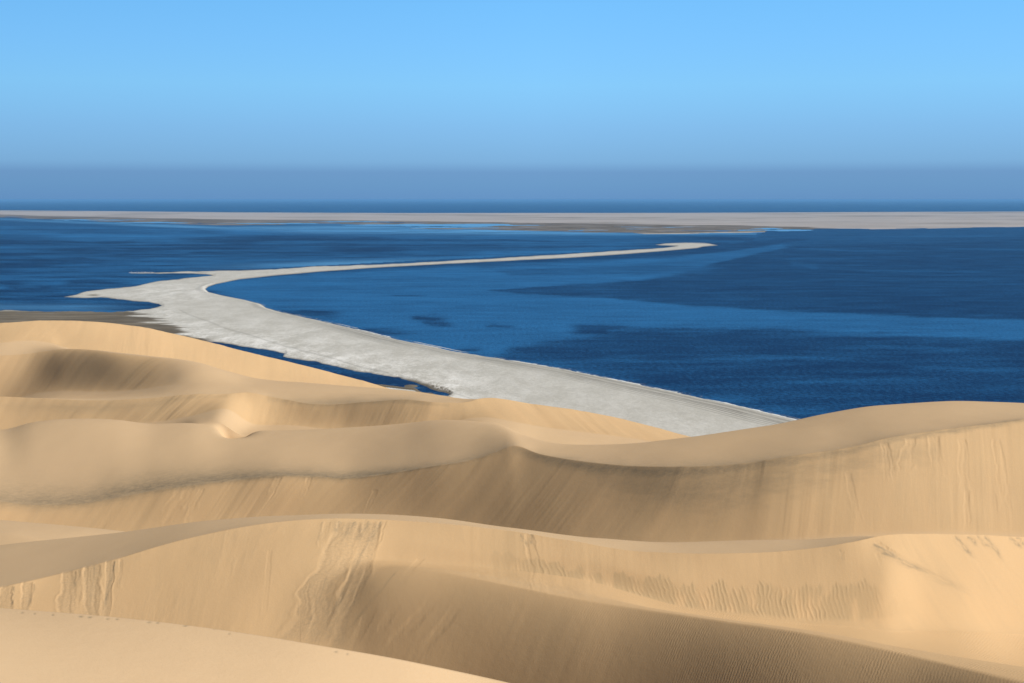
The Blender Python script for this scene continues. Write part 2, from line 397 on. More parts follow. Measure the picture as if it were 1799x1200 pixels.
for k, c in enumerate(CV):
    sn = S[k - 1] if k > 0 else S[0]
    sf = S[k] if k < K - 1 else S[-1]
    if c['mode'] == 's':
        hn = D[k] - D[k - 1] if k > 0 else 1.0; hf = D[k + 1] - D[k] if k < K - 1 else 1.0
        m = (sn * hf + sf * hn) / (hn + hf)
        lim = 2.2 * np.minimum(abs(sn), abs(sf))
        lim = np.where(sn * sf > 0, lim, 0.35 * np.minimum(abs(sn), abs(sf))); m = gsmooth(np.clip(m, -lim, lim), 5)
        MN[k] = MF[k] = m
    elif c['mode'] == 'h':
        m = -(H - ZZ[k]) / D[k]
        MN[k] = MF[k] = m
    if c['mode'] == 'C':      # crest that sharpens to the right of where it leaves the face
        f_ = sstep(690, 960, cols)
        hn = D[k] - D[k - 1]; hf = D[k + 1] - D[k]
        m = (sn * hf + sf * hn) / (hn + hf)
        lim = np.where(sn * sf > 0, 2.2, 0.35) * np.minimum(abs(sn), abs(sf)); m = gsmooth(np.clip(m, -lim, lim), 12)
        MN[k] = m * (1 - f_) + f_ * 0.42 * sn; MF[k] = m * (1 - f_) + f_ * 0.6 * sf
    elif c['mode'] == 'c':
        MN[k] = 0.62 * sn; MF[k] = 0.3 * sf
    elif c['mode'] == 'b':
        MN[k] = sn * 1.08
        MF[k] = sf if c['mf'] is None else c['mf']
rowsX, rowsY, rowsZ, kk, tt = [], [], [], [], []
idx = {}
for k in range(K - 1):
    idx[CV[k]['name']] = len(rowsY)
    n = CV[k]['rows']
    h = D[k + 1] - D[k]
    for i in range(n):
        t = i / n
        y = D[k] + t * h
        z = ((2 * t**3 - 3 * t**2 + 1) * ZZ[k] + (t**3 - 2 * t**2 + t) * h * MF[k]
             + (-2 * t**3 + 3 * t**2) * ZZ[k + 1] + (t**3 - t**2) * h * MN[k + 1])
        rowsY.append(y); rowsZ.append(z); kk.append(k); tt.append(t)
idx['end'] = len(rowsY)
rowsY.append(D[-1]); rowsZ.append(ZZ[-1]); kk.append(K - 1); tt.append(0.0)
Y = np.array(rowsY); Zm = np.array(rowsZ); kk = np.array(kk); tt = np.array(tt)
PX = np.repeat(cols[None, :], len(Y), 0)
X = (PX - CX) / F * Y
names = [c['name'] for c in CV]
KI = {n: i for i, n in enumerate(names)}

def PYof(): return HZ + (H - Zm) / Y * F

def between(a, b):        # rows from line a to line b, with the fraction 0..1 across them
    ra, rb = idx[a], idx[b]
    m = np.zeros(len(Y), bool); m[ra:rb + 1] = True
    return m

# the near lip of the small sunlit hollow
_a = 6.0 * np.exp(-(np.abs(cols - 404) / np.where(cols < 404, 16, 30)) ** 2)
_w = np.zeros(len(Y)); _i0, _i1, _i2 = idx['Dbrink'], idx['Dsil'], idx['T3']
_w[_i0:_i1] = sstep(0.6, 1.0, np.linspace(0, 1, _i1 - _i0)) ; _w[_i1:_i2] = 1 - np.linspace(0, 1, _i2 - _i1)
Zm -= _w[:, None] * _a[None, :]
PY = PYof()
# ------------ masks
slip = np.zeros_like(Y); tint = np.zeros_like(Y); dark = np.zeros_like(Y); ripple = np.zeros_like(Y)
su = np.zeros_like(Y); sv = np.zeros_like(Y)
su[:] = X; sv[:] = Y

def face(a, b, skew, strength=1.0, lo=-3000, hi=5000, soft=40):
    """mark the avalanche face between foot line a and brink line b; skew(px): sideways travel in px of a
    grain sliding from the brink to the foot"""
    m = between(a, b)
    ra, rb = idx[a], idx[b]
    ya, yb = Y[ra], Y[rb]
    t = (Y[m] - ya) / (yb - ya)
    sk = np.interp(cols, [s[0] for s in skew], [s[1] for s in skew])
    src = PX[m] + sk * (1 - t)
    wgt = sstep(lo, lo + soft, PX[m]) * (1 - sstep(hi - soft, hi, PX[m]))
    su[m] = np.where(wgt > 0.01, src * ya.mean() / F, su[m])
    sv[m] = np.where(wgt > 0.01, (1 - t) * (yb - ya).mean() * 1.2, sv[m])
    wv = wgt * sstep(0, 0.12, t) * strength
    slip[m] = np.maximum(slip[m], wv); tint[m] = np.maximum(tint[m], wgt * sstep(0.0, 0.1, t))

face('Cmid', 'Bbrink', [(-600, 30), (200, 40), (500, 110), (650, 150), (800, 0), (1000, -20), (1400, -30), (1520, -120), (1600, -420), (1700, -600), (1800, -680)], 1.0)
face('T1', 'Ccrest', [(0, 60), (600, 200), (1000, 200), (1500, 120)], 0.8, lo=520, hi=1250, soft=120)
face('Dtoe', 'Dbrink', [(-600, 30), (300, 60), (800, 110), (1100, 90), (1350, 20), (1800, -15)], 1.0)
face('Ftoe', 'Fbrink', [(-600, 10), (350, 60), (420, 10), (700, 35), (820, 0), (900, -50), (1210, -60)], 1.0)
face('T5', 'Jbrink', [(-600, 50), (100, 40), (200, 10), (500, 0), (690, -10)], 0.9)
face('T4', 'Icrest', [(0, 60), (300, 80)], 0.9, lo=-900, hi=330, soft=80)

# ------------ avalanche relief (real displacement on the faces)
pt_ = sstep(-0.25, 0.35, fbm(su * 0.06, sv * 0.03, 3, 15))
rel = fbm(su * 0.14, sv * 0.012, 3, 3) * 0.17 + fbm(su * 0.5, sv * 0.02, 3, 4) * 0.07 * pt_ + fbm(su * 1.7, sv * 0.03, 3, 9) * 0.022 * pt_
seam = np.abs(np.arange(len(Y)) - idx['Ccrest'])[:, None] / 14.0
slip *= 1 - (1 - sstep(0, 1, seam)) * sstep(500, 620, PX)
slip *= 1 - sstep(960, 1180, PX) * between('T1', 'Bbase')[:, None]
Zm += rel * slip * np.clip(Y / 200, 0.6, 2.0) * 0.75

def tongue(x0, y0, x1, y1, w0, w1, dep, rough=0.5, reg=('Cmid', 'Bbrink'), curv=1.0, lobe=0.0, seed=0, lev=0.5, soft=0.03):
    """avalanche chute from (x0, y0) below the brink to (x1, y1): sunken channel with raised edges"""
    dep = dep * 0.26
    ra, rb = idx[reg[0]], idx[reg[1]] + 1
    c0, c1 = np.searchsorted(cols, min(x0, x1) - 90), np.searchsorted(cols, max(x0, x1) + 90)
    sub = (slice(ra, rb), slice(c0, c1))
    PXs, PYs = PX[sub], PY[sub]
    t = (PYs - y0) / (y1 - y0)
    tc_ = np.clip(t, 0, 1)
    wob = 0.25 * fbm(t * 4 + x0, t * 0 + 2, 3, seed) * 2
    xc = x0 + (x1 - x0) * tc_ ** curv
    w_ = w0 + (w1 - w0) * tc_
    q = (PXs - xc) / w_ + wob * 0.6
    q = q + 0.35 * fbm(q * 1.5 + 5, t * 7 + x1, 3, seed + 2)
    a = np.abs(q)
    inside = (1 - sstep(0.7, 1.0, a))
    st = fbm(q * 3.0, t * 1.6, 4, seed + 1) 
    ends = sstep(0.0, soft, t) * (1 - sstep(0.86, 1.0, t + 0.10 * st))
    prof = -dep * inside * (1 - t * (1 + lobe)) + lev * dep * np.exp(-((a - 1.02) / 0.16) ** 2) * np.clip(0.5 + 1.6 * fbm(q * 1.0, t * 5, 2, seed + 3), 0, 1.3) + rough * dep * st * inside
    m = (t > 0) & (t < 1)
    Zm[sub] += np.where(m, prof * ends, 0)
    rg_ = np.zeros_like(Y); rg_[sub] = inside * ends * m
    return rg_

PY = PYof()
rough_area = np.zeros_like(Y)
TG = [  # x top, y top, x bottom, y bottom, half width top/bottom, depth
    (612, 914, 520, 1150, 26, 46, .30, .9, 1.0, .3), (655, 914, 575, 1150, 18, 24, .28, .7, 1.1, .3), (575, 916, 560, 985, 6, 9, .2, .4, 1, .5), (672, 914, 640, 1000, 9, 12, .2, .5, 1, .4),
    (928, 936, 948, 1050, 8, 18, .22, .6, 1.0, .6), (120, 1002, 115, 1100, 14, 18, .35, .5, 1, .2), (160, 990, 160, 1110, 16, 16, .4, .8, 1, .2), (195, 984, 182, 1110, 8, 6, .35, .4, 1.4, .1),
    (15, 1028, 5, 1090, 12, 14, .35, .6, 1, .2), (48, 1022, 42, 1090, 10, 9, .35, .5, 1, .2), (212, 982, 210, 1036, 4, 3, .2, .2, 1, .5), (740, 980, 690, 1040, 8, 6, .12, .4, 1, .3),
    (1478, 968, 1482, 992, 4, 4, .14, .3, 1, .3), (1540, 972, 1550, 1002, 4, 3, .14, .3, 1, .3), (475, 965, 462, 1090, 4, 7, .12, .3, 1, .3), (410, 930, 385, 1040, 10, 16, .08, .5, 1, .3),
]
for i, g_ in enumerate(TG):
    r_ = tongue(*g_[:7], rough=g_[7], curv=g_[8], lobe=g_[9], seed=100 + i * 7)
    rough_area = np.maximum(rough_area, r_ * (g_[6] > .25))
# chutes high on the bright slope at the right and the furrow at its left edge
for i, (a0, b0, a1, b1, wa, wb, dp) in enumerate([(1540, 952, 1600, 992, 5, 8, .5), (1552, 960, 1640, 1010, 4, 9, .35), (1672, 940, 1712, 980, 5, 6, .35), (1700, 940, 1765, 990, 5, 7, .35), (1730, 941, 1760, 970, 4, 5, .3), (1770, 943, 1810, 968, 5, 6, .35),
                      (1700, 945, 1830, 1090, 22, 40, .3), (1590, 985, 1720, 1055, 8, 18, .2)]):
    tongue(a0, b0, a1, b1, wa, wb, dp, rough=.8, seed=300 + i * 5, lobe=.3)
for i, (a0, b0, a1, b1, wa, wb, dp) in enumerate([(770, 1045, 640, 1185, 10, 12, .5), (815, 1055, 700, 1190, 8, 10, .45), (700, 1060, 655, 1130, 7, 8, .3), (660, 1060, 610, 1150, 8, 8, .3)]):
    tongue(a0, b0, a1, b1, wa * 1.3, wb * 1.3, dp, rough=.35, reg=('T1', 'Ccrest'), seed=500 + i * 5, lobe=.2, lev=.25, soft=.45)
# slides on the middle dune
for i, (a0, b0, a1, b1, wa, wb, dp) in enumerate([(330, 852, 285, 925, 16, 20, .35), (355, 858, 320, 930, 6, 10, .25), (490, 838, 470, 880, 8, 6, .3), (545, 838, 530, 880, 6, 6, .3), 
                      (660, 860, 640, 910, 5, 6, .2), (1555, 778, 1565, 850, 8, 12, .45), (1600, 768, 1590, 830, 10, 14, .5), (1640, 765, 1650, 850, 10, 12, .4), (1690, 770, 1700, 900, 8, 14, .35), (1750, 770, 1765, 900, 8, 14, .3), (1490, 830, 1510, 920, 6, 8, .2), (1697, 860, 1700, 930, 5, 7, .35)]):
    tongue(a0, b0, a1, b1, wa, wb, dp, rough=.7, reg=('Dtoe', 'Dbrink'), seed=400 + i * 5, lobe=.3)

# dark heavy-mineral bands: heights of band centre given as (px, row, half-width rows, strength)
def band(pts, lo=1.0, hi=1.0, rows=None, seed=1, wob=6.0):
    xs = [p[0] for p in pts]
    c = np.interp(PX, xs, [p[1] for p in pts]); wd = np.interp(PX, xs, [p[2] for p in pts]); st = np.interp(PX, xs, [p[3] for p in pts], left=0, right=0)
    nz = fbm(PX / 38.0, PY / 9.0, 4, seed)
    d_ = (PY - c + nz * wob) / wd
    v = np.where(d_ < 0, np.exp(-np.abs(d_) ** 1.3 * lo), np.exp(-np.abs(d_) ** 2 * hi)) * st
    if rows is not None:
        m = between(*rows); v = v * m[:, None]
    np.maximum(dark, v, out=dark)

PY = PYof()
band([(-40, 872, 20, .7), (60, 882, 22, .85), (150, 878, 18, .85), (240, 860, 18, .95), (330, 848, 16, 1.), (420, 838, 12, 1.), (500, 833, 10, 1.), (600, 838, 9, 1.), (680, 830, 6, 1.), (760, 819, 5, .7), (850, 803, 6, .35), (890, 790, 8, .3)],
     0.75, 2.2, ('Dtoe', 'T3'), 1, 3)
band([(900, 785, 6, .3), (960, 805, 8, .75), (1050, 821, 10, .85), (1150, 828, 12, .85), (1250, 825, 12, .8), (1400, 806, 9, .6), (1500, 790, 7, .6), (1580, 768, 5, .6), (1700, 752, 3, .7), (1799, 739, 3, .6)], 0.9, 0.5, ('Dtoe', 'T3'), 2, 4)
band([(470, 700, 6, .25), (560, 708, 7, .5), (640, 704, 6, .5), (720, 703, 5, .5), (790, 712, 4, .2)], 0.8, 1.0, ('Ftoe', 'T4'), 3, 3)
band([(1050, 840, 22, .3), (1200, 858, 34, .5), (1300, 850, 36, .45), (1400, 830, 26, .36), (1500, 812, 22, .34), (1650, 790, 18, .18)], 0.8, 0.8, ('Dtoe', 'Dbrink'), 4, 22)
band([(0, 712, 8, .12), (150, 716, 8, .3), (250, 712, 6, .2), (330, 698, 4, .3), (400, 694, 4, .2)], 1, .6, ('Ftoe', 'T4'), 5, 3)

def stroke(x0, y0, x1, y1, w_, st):
    c0, c1 = np.searchsorted(cols, min(x0, x1) - 30), np.searchsorted(cols, max(x0, x1) + 30)
    sub = (slice(idx['Cmid'], idx['Bbrink'] + 1), slice(c0, c1))
    ex, ey = x1 - x0, y1 - y0; l = math.hypot(ex, ey)
    qx, qy = PX[sub] - x0, PY[sub] - y0
    t = (qx * ex + qy * ey) / l ** 2; dn = (qx * ey - qy * ex) / l
    dn = dn + 2.5 * fbm(t * 4 + x0, t * 0 + 1, 3, 200)
    v = np.exp(-np.abs(dn / w_) ** 1.5) * sstep(-0.02, 0.08, t) * (1 - sstep(0.5, 1.0, t)) * st * np.clip(0.75 + 1.2 * fbm(dn / 2.0, t * 5, 3, 210), 0, 1.2)
    dark[sub] = np.maximum(dark[sub], np.clip(v, 0, 1))
for a in [(1533, 956, 1592, 990, 5, 1.), (1545, 972, 1650, 1012, 5, .75), (1600, 990, 1720, 1052, 9, .28), (1678, 941, 1716, 986, 3, .9), (1700, 942, 1720, 962, 3, .8), (1728, 942, 1768, 990, 3, .8), (1715, 941, 1745, 968, 2.5, .7), (1772, 944, 1800, 966, 3, .8), (1785, 944, 1805, 960, 2, .8),
          (203, 984, 178, 1090, 2.5, .9), (166, 992, 158, 1085, 2, .5), (26, 1030, 20, 1075, 2, .8), (60, 1024, 48, 1075, 2, .7), (140, 1000, 128, 1040, 4, .5), (597, 915, 585, 940, 6, .6), (625, 915, 600, 950, 6, .6), (650, 915, 620, 955, 7, .6), (672, 915, 640, 960, 4, .8), (660, 930, 560, 1120, 2, .5),
          (565, 916, 558, 960, 2, .5), (640, 960, 575, 1110, 1.8, .5), (575, 1010, 530, 1130, 1.8, .45), (700, 1000, 590, 1130, 2, .35), (914, 937, 928, 965, 2.5, .7), (934, 937, 930, 960, 3, .7), (213, 985, 210, 1040, 1.5, .5), (1476, 965, 1482, 990, 1.5, .5)]:
    stroke(*a)

# ripple fields with real relief
def ripple_field(region, spacing, amp, tilt, seed=0, warp=1.0):
    global Zm
    ph = (PX - tilt * (PY - 1050) + 8 * warp * fbm(PX / 55, PY / 40, 3, seed)) / spacing * 2 * math.pi
    ph = ph + 1.1 * fbm(PX / 9, PY / 14, 2, seed + 9)
    wv = np.sin(ph); wv = 1.6 * (np.clip(wv, -0.2, 1) ** 2 * np.sign(wv)) - 0.2
    brk = sstep(-0.40, 0.2, fbm(PX / 11, PY / 22, 3, seed + 5))
    Zm += wv * amp * region * (0.2 + 0.8 * brk) * (0.7 + 0.6 * fbm(PX / 60, PY / 40, 2, seed + 20))

cen = np.interp(PX, [850, 900, 1000, 1100, 1200, 1300, 1400, 1500, 1620], [985, 990, 1018, 1033, 1048, 1054, 1059, 1061, 1068])
hw = np.interp(PX, [850, 900, 1000, 1100, 1200, 1300, 1400, 1500, 1620], [13, 17, 20, 22, 23, 29, 36, 37, 12])
edge = fbm(PX / 18, PY / 60, 3, 31)
reg = sstep(0, 0.35, 1 - np.abs(PY - cen + edge * 24 * (PY < cen)) / hw) * sstep(800, 960, PX) * (1 - sstep(1470, 1635, PX)) * between('Bbase', 'Bbrink')[:, None]
ripple_field(reg * np.interp(PX, [850, 1150, 1300], [0.55, 0.7, 1]), 7.8, 0.046, 0.24, 3)
coarse = reg * sstep(-0.3, 0.3, edge + 0.2)
slip *= (1 - 0.8 * reg)
tint = np.clip(tint, 0, 1)
# fine ripples (shader relief)
ripple += 0.9 * between('T1', 'Bbase')[:, None] * sstep(720, 1000, PX)
ripple += 0.5 * between('Ccrest', 'Brip')[:, None] * sstep(1100, 1300, PX)
ripple += 0.25 * between('Dbrink', 'Dsil')[:, None]
ripple = np.clip(ripple * (1 - reg) * (1 - 0.7 * slip), 0, 1)

# undulations
Zm += fbm(X / 14, Y / 22, 3, 51) * 0.12 * sstep(60, 150, Y)

# scuffs and footprints near the crest of the closest dune; the shade in their dents is painted dark
for fx_, fy_, fr in [(38, 1076, 3), (60, 1078, 2), (92, 1080, 2.5), (141, 1083, 4), (157, 1084, 4), (188, 1087, 3), (205, 1087.5, 3), (261, 1093, 4), (276, 1094, 3), (325, 1099, 4), (376, 1104, 3), (402, 1113, 2.5), (590, 1145, 3), (610, 1149, 2)]:
    e_ = np.exp(-((PX - fx_) / fr) ** 2 - ((PY - fy_) / 1.5) ** 2) * between('A0', 'Abrink')[:, None]
    Zm -= 0.02 * e_; dark = np.maximum(dark, 0.8 * e_)
# normals of the whole field, so that the pieces meet without a seam
def grid_normals(X, Y, Z):
    P = np.stack([X, Y, Z], -1)
    du = np.gradient(P, axis=1); dv = np.gradient(P, axis=0)
    n = np.cross(du, dv); n /= np.linalg.norm(n, axis=-1, keepdims=True) + 1e-12
    return n
def dune(name, a, b):
    ra, rb = idx[a], idx[b]
    s_ = slice(ra, rb + 1)
    o = mesh_grid(name, X[s_], Y[s_], Zm[s_], dict(tint=tint[s_], dark=dark[s_], rough=rough_area[s_], coarse=coarse[s_], slip=slip[s_], streak_u=su[s_], streak_v=sv[s_], ripple=ripple[s_]), M_SAND)
    o['kind'] = 'structure'
    return o
dune('foreground_dune', 'near0', 'T1')
dune('near_dune', 'T1', 'T2')
dune('middle_dune', 'T2', 'T3')
dune('far_dune', 'T3', 'end')

# ------------------------------------------------------------------ shore: sand spit, far shore
def poly_sdf(px, py, poly, ys=1.0):
    """signed distance, positive inside"""
    P = np.array(poly, float); Q = np.roll(P, -1, 0)
    d2 = np.full(px.shape, 1e12); ins = np.zeros(px.shape, bool)
    for (ax, ay), (bx, by) in zip(P, Q):
        ex, ey = bx - ax, (by - ay) * ys
        wx, wy = px - ax, (py - ay) * ys
        t = np.clip((wx * ex + wy * ey) / (ex * ex + ey * ey + 1e-9), 0, 1)
        d2 = np.minimum(d2, (wx - t * ex) ** 2 + (wy - t * ey) ** 2)
        c = ((ay > py) != (by > py)) & (px < (bx - ax) * (py - ay) / (by - ay + 1e-12) + ax)
        ins ^= c
    d = np.sqrt(d2)
    return np.where(ins, d, -d)

SHORE = [(1900, 860), (1500, 762), (1390, 737), (1300, 715), (1200, 693), (1100, 672), (1000, 651), (900, 634), (800, 618), (700, 597), (640, 582), (560, 563), (500, 550), (468, 541), (458, 534), (430, 527), (390, 519),
         (366, 513), (361, 508), (366, 504), (380, 499), (420, 491), (480, 484.5), (560, 477.5), (650, 471), (760, 465), (900, 458), (1000, 453), (1100, 446.5), (1180, 440), (1225, 436), (1235, 433.5), (1262, 431)]
SPIT = SHORE + [(1245, 427.5), (1205, 426), (1170, 427.5), (1150, 430), (1162, 431.5), (1190, 432), (1165, 435.5), (1100, 439.5), (1000, 446), (900, 452), (800, 457.5), (700, 463), (600, 467), (540, 468.5), (500, 472), (440, 474.5), (380, 475.5),
        (330, 477), (280, 478.8), (228, 479.6), (230, 480.8), (280, 480.6), (330, 480.6), (362, 482), (374, 484), (343, 487.5), (283, 493.5), (262, 497), (247, 501), (236, 502.5), (207, 506.5), (180, 508.5), (153, 512), (130, 518), (110, 522),
        (140, 523.4), (175, 522.5), (205, 525.3), (240, 529), (262, 531), (280, 534), (284, 537), (262, 543), (233, 546), (217, 547.5), (100, 547.6), (36, 547), (30, 545.5), (0, 545), (-1700, 545), (-1700, 860)]
LAGOON = [(338, 597), (377, 601), (400, 604), (424, 609), (462, 613), (500, 621), (497, 627), (519, 631), (556, 635), (583, 643), (604, 647), (622, 652), (650, 655), (678, 661), (700, 664), (730, 672), (747, 679), (765, 686),
          (789, 692.5), (786, 696), (765, 693), (757, 690.5), (742, 688), (728, 682), (700, 679), (660, 675), (620, 672), (500, 672), (400, 660), (330, 610)]
FAR = [(-1700, 364), (0, 369.5), (200, 371), (400, 373), (700, 374.3), (1200, 374), (1500, 372.6), (1799, 371.6), (3500, 368), (3500, 390), (1799, 398.5), (1600, 402), (1450, 403.5), (1350, 403), (1345, 408), (1250, 410.8), (1140, 411.4),
       (1100, 409), (1000, 407.5), (900, 404.5), (800, 403), (720, 401.5), (780, 399.8), (860, 398), (800, 396.5), (650, 394.5), (520, 391.5), (490, 395.5), (380, 395.6), (250, 392), (180, 389), (100, 385), (0, 382), (-1700, 372)]

def shore_dist_world(Xw, Yw):
    P = np.array([((x - CX) / F * H * F / (y - HZ), H * F / (y - HZ)) for x, y in SHORE])
    best = np.full(Xw.shape, 1e9)
    for a, b in zip(P[:-1], P[1:]):
        e = b - a; t = np.clip(((Xw - a[0]) * e[0] + (Yw - a[1]) * e[1]) / (e @ e), 0, 1)
        best = np.minimum(best, np.hypot(Xw - a[0] - t * e[0], Yw - a[1] - t * e[1]))
    return best

pcols = np.concatenate([np.arange(-1500, -12, 20.0), np.arange(-12, 1812, 1.5), np.arange(1812, 3300, 20.0)])
def rowgrid(rows):
    gpx, gpy = np.meshgrid(pcols, rows)
    gy = H * F / (gpy - HZ); gx = (gpx - CX) / F * gy
    return gpx, gpy, gx, gy

# near spit
gpx, gpy, gx, gy = rowgrid(np.concatenate([np.arange(800, 560, -0.5), np.arange(560, 422, -0.5)]))
wob = fbm(gpx / 14, gpy / 4, 4, 71) * np.interp(gpy, [430, 520, 700], [0.25, 0.9, 2.0])
wobL = fbm(gpx / 22, gpy / 5, 4, 72) * np.interp(gpy, [430, 520, 700], [0.5, 1.6, 3.0])
sp_ = poly_sdf(gpx, gpy, SPIT)
dsh = shore_dist_world(gx, gy)
nearright = np.exp(-dsh / 12.0)
lg = poly_sdf(gpx, gpy, LAGOON)
isl = 1 - np.hypot((gpx - 722) / 12.0, (gpy - 678.5) / 2.8)
sdf = np.minimum(sp_ + wobL * (1 - nearright) + wob * 0.3, -(lg + wobL * 0.6))
sdf = np.maximum(sdf, isl * 3)
hgt = np.clip(sdf * 0.16, -0.8, 0.75)
hgt += 0.9 * np.exp(-((dsh - 6) / 4.0) ** 2) * (sdf > 0) * sstep(0, 4, sdf) * np.interp(gpy, [440, 520], [0.2, 1])   # beach berm
hgt += 0.12 * fbm(gx / 9, gy / 9, 4, 77) * sstep(0, 3, sdf)
mud = np.zeros_like(gpx)
ang = fbm(gpx / 70, gpy / 4.0, 4, 79)
mud = np.maximum(mud, sstep(-18, 10, (-(gpx - np.interp(gpy, [545, 560, 575, 590, 600, 606], [225, 262, 292, 318, 352, 395])) + ang * 55)) * sstep(544, 549, gpy) * (gpy < 640) * 0.95)
bank = (1 - sstep(0, 5.5, sdf + ang * 2)) * sstep(690, 735, gpx) * (gpy > 640)
mud = np.maximum(mud, bank * (gpx < 830))
mud = np.maximum(mud, ((lg > -6) & (gpy > 660) & (gpx < 765) & (gpx > 600) & (sp_ > 0) & (gpy > np.interp(gpx, [640, 700, 728, 758], [673, 678, 681, 689]))) * 1.0)
mud = np.maximum(mud, (isl > 0) * 1.0)
mud = np.maximum(mud, sstep(0.2, 1, 1 - np.hypot((gpx - 165) / 22.0, (gpy - 519.5) / 3.0)) * 0.8)
mud = np.maximum(mud, sstep(0.2, 1, 1 - np.hypot((gpx - 355) / 30.0, (gpy - 479.3) / 1.6)) * 0.4)
mud = np.maximum(mud, sstep(0.3, 0.8, vnoise(gpx / 2.5, gpy / 1.2, 4)) * sstep(742, 765, gpx) * (1 - sstep(790, 822, gpx)) * (1 - sstep(4, 12, -lg)) * (gpy > 672))
lagd = -lg
salt = np.clip(0.36 + 0.85 * np.exp(-np.clip(lagd, 0, 999) / np.interp(gpy, [540, 700], [16, 42])) * (gpy > 560) - 0.45 * np.exp(-dsh / 22), 0, 1)
salt = np.maximum(salt, np.exp(-((gpx - 300) / 45) ** 2 - ((gpy - 552) / 12) ** 2) * 0.9)
salt *= np.interp(gpy, [430, 470, 540], [0.6, 0.8, 1])
salt = np.maximum(salt, 0.75 * np.exp(-((gpx - 300) / 110) ** 2 - ((gpy - 515) / 22) ** 2))
trk = np.zeros_like(gpx)
for off, wd_, st in ((9, 0.5, .7), (12.5, 0.7, 1.), (15, 0.7, 1.), (18, 0.6, 1.), (21.5, 0.6, .7), (25, 0.6, .5)):
    wig = 0.7 * fbm(gx / 30, gy / 30, 3, 90 + off)
    trk = np.maximum(trk, st * np.exp(-((dsh - off - wig) / wd_) ** 2))
trk *= sstep(540, 600, gpy) * (0.6 + 0.4 * sstep(-0.5, 0.2, fbm(gx / 40, gy / 60, 3, 99)))
# an old winding track near the lagoon side
tp = [(285, 540), (330, 560), (400, 587), (470, 607), (560, 634), (640, 655), (700, 670), (800, 700), (900, 735)]
tc_ = np.interp(gpx, [p[0] for p in tp], [p[1] for p in tp]) - 7 + 3.0 * fbm(gpx / 35, gpx * 0 + 3, 3, 13)
trk = np.maximum(trk, 0.30 * np.exp(-((gpy - tc_) / 1.3) ** 2) * (gpx > 285) * (gpx < 900) * (gpy > 545))
wet = (1 - sstep(0.2, 1.8, sdf)) * 0.7
sp_o = mesh_grid('sand_spit', gx, gy, hgt, dict(mud=mud, salt=salt, track=trk, wet=wet, far=np.zeros_like(gpx)), M_LAND, keep=sdf > -3)
sp_o['kind'] = 'structure'

# far shore
fpx, fpy, fx, fy = rowgrid(np.arange(414, 362, -0.35))
fs = poly_sdf(fpx, fpy, FAR, 3.0)
inl = fbm(fpx / 75, fpy / 1.3, 4, 61)
low = sstep(0.0, 1.0, (fpy - np.interp(fpx, [-600, 0, 300, 700, 1100, 1300, 1345, 1500, 1799, 2400], [376, 379, 386, 389, 394, 397, 399, 401, 398, 396])) / 3)
inl2 = fbm(fpx / 110, fpy / 0.9, 3, 163)
fs2 = fs + inl * 3.2 * low - sstep(0.12, 0.24, inl2) * 24 * low * sstep(0.0, 0.5, inl + 0.35)
INLETS = [(540, 700, 389.6, .7), (600, 980, 395.8, 1.5), (720, 900, 400.2, .8), (1070, 1260, 399.2, .8), (1090, 1180, 402.6, .6), (1290, 1430, 404.8, .9), (1310, 1380, 401.2, .6), (200, 340, 391.2, .7), (90, 260, 386.4, .6), (860, 1020, 391.8, .45), (980, 1080, 405, .5), (380, 560, 392.5, .8)]
def inlet_mask(px, py):
    m = np.zeros_like(px)
    for x0, x1, y0, th in INLETS:
        t = np.clip((px - x0) / (x1 - x0), 0, 1)
        yc = y0 + 0.8 * fbm(px / 50, px * 0 + y0, 3, 5)
        tw = th * (np.sin(math.pi * t) ** 0.5) * (0.6 + 0.9 * vnoise(px / 22, px * 0 + y0, 8)) + 1e-3
        m = np.maximum(m, np.exp(-np.abs((py - yc) / tw) ** 3) * ((px > x0) & (px < x1)))
    return m
fs2 = fs2 - 40 * inlet_mask(fpx, fpy)
fh = np.clip(fs2 * 0.3, -1, 1.6)
fmud = sstep(0, 1, (fpy - np.interp(fpx, [-600, 0, 300, 600, 900, 1100, 1300, 1420, 1500, 1799], [375, 377, 384, 387, 391, 394, 396, 399, 403, 399.5])) + 0.8 * inl)
fmud = np.maximum(fmud * 0.9, 0.45 * sstep(0.0, 0.5, fbm(fpx / 160, fpy / 0.9, 4, 66)))
fmud = np.clip(fmud + 0.5 * fmud * fbm(fpx / 40, fpy / 0.8, 3, 67), 0, 1)
beach = np.exp(-((fpy - np.interp(fpx, [1100, 1200, 1345, 1360], [411, 410.6, 407.6, 406])) / 0.5) ** 2) * (fpx > 1120) * (fpx < 1360)
fmud *= 1 - beach
fo = mesh_grid('far_shore', fx, fy, fh, dict(mud=fmud, salt=np.zeros_like(fpx), track=fmud * 0, wet=fmud * 0, far=np.ones_like(fpx) * (1 - beach)), M_LAND, keep=fs2 > -2)
fo['kind'] = 'structure'

# ------------------------------------------------------------------ sea
wr = np.concatenate([np.array([1300, 1100, 950, 860]), np.arange(800, 560, -1.5), np.arange(560, 420, -1.0), np.arange(420, 354, -0.5), np.array([353.5, 353, 352.5, 352, 351.6, 351.2, 350.9])])
wcols = np.concatenate([np.arange(-4000, -12, 60.0), np.arange(-12, 1812, 2.0), np.arange(1812, 5800, 60.0)])
wpx, wpy = np.meshgrid(wcols, wr)
wy = H * F / (wpy - HZ); wx = (wpx - CX) / F * wy
sl = np.full(wpx.shape, 0.30)
wz1 = fbm(wpx / 120, wpy / 9, 4, 21); wz2 = fbm(wpx / 45, wpy / 4, 4, 22); wz3 = fbm(wpx / 260, wpy / 16, 3, 23); wz4 = fbm(wpx / 30, wpy / 1.6, 4, 24)

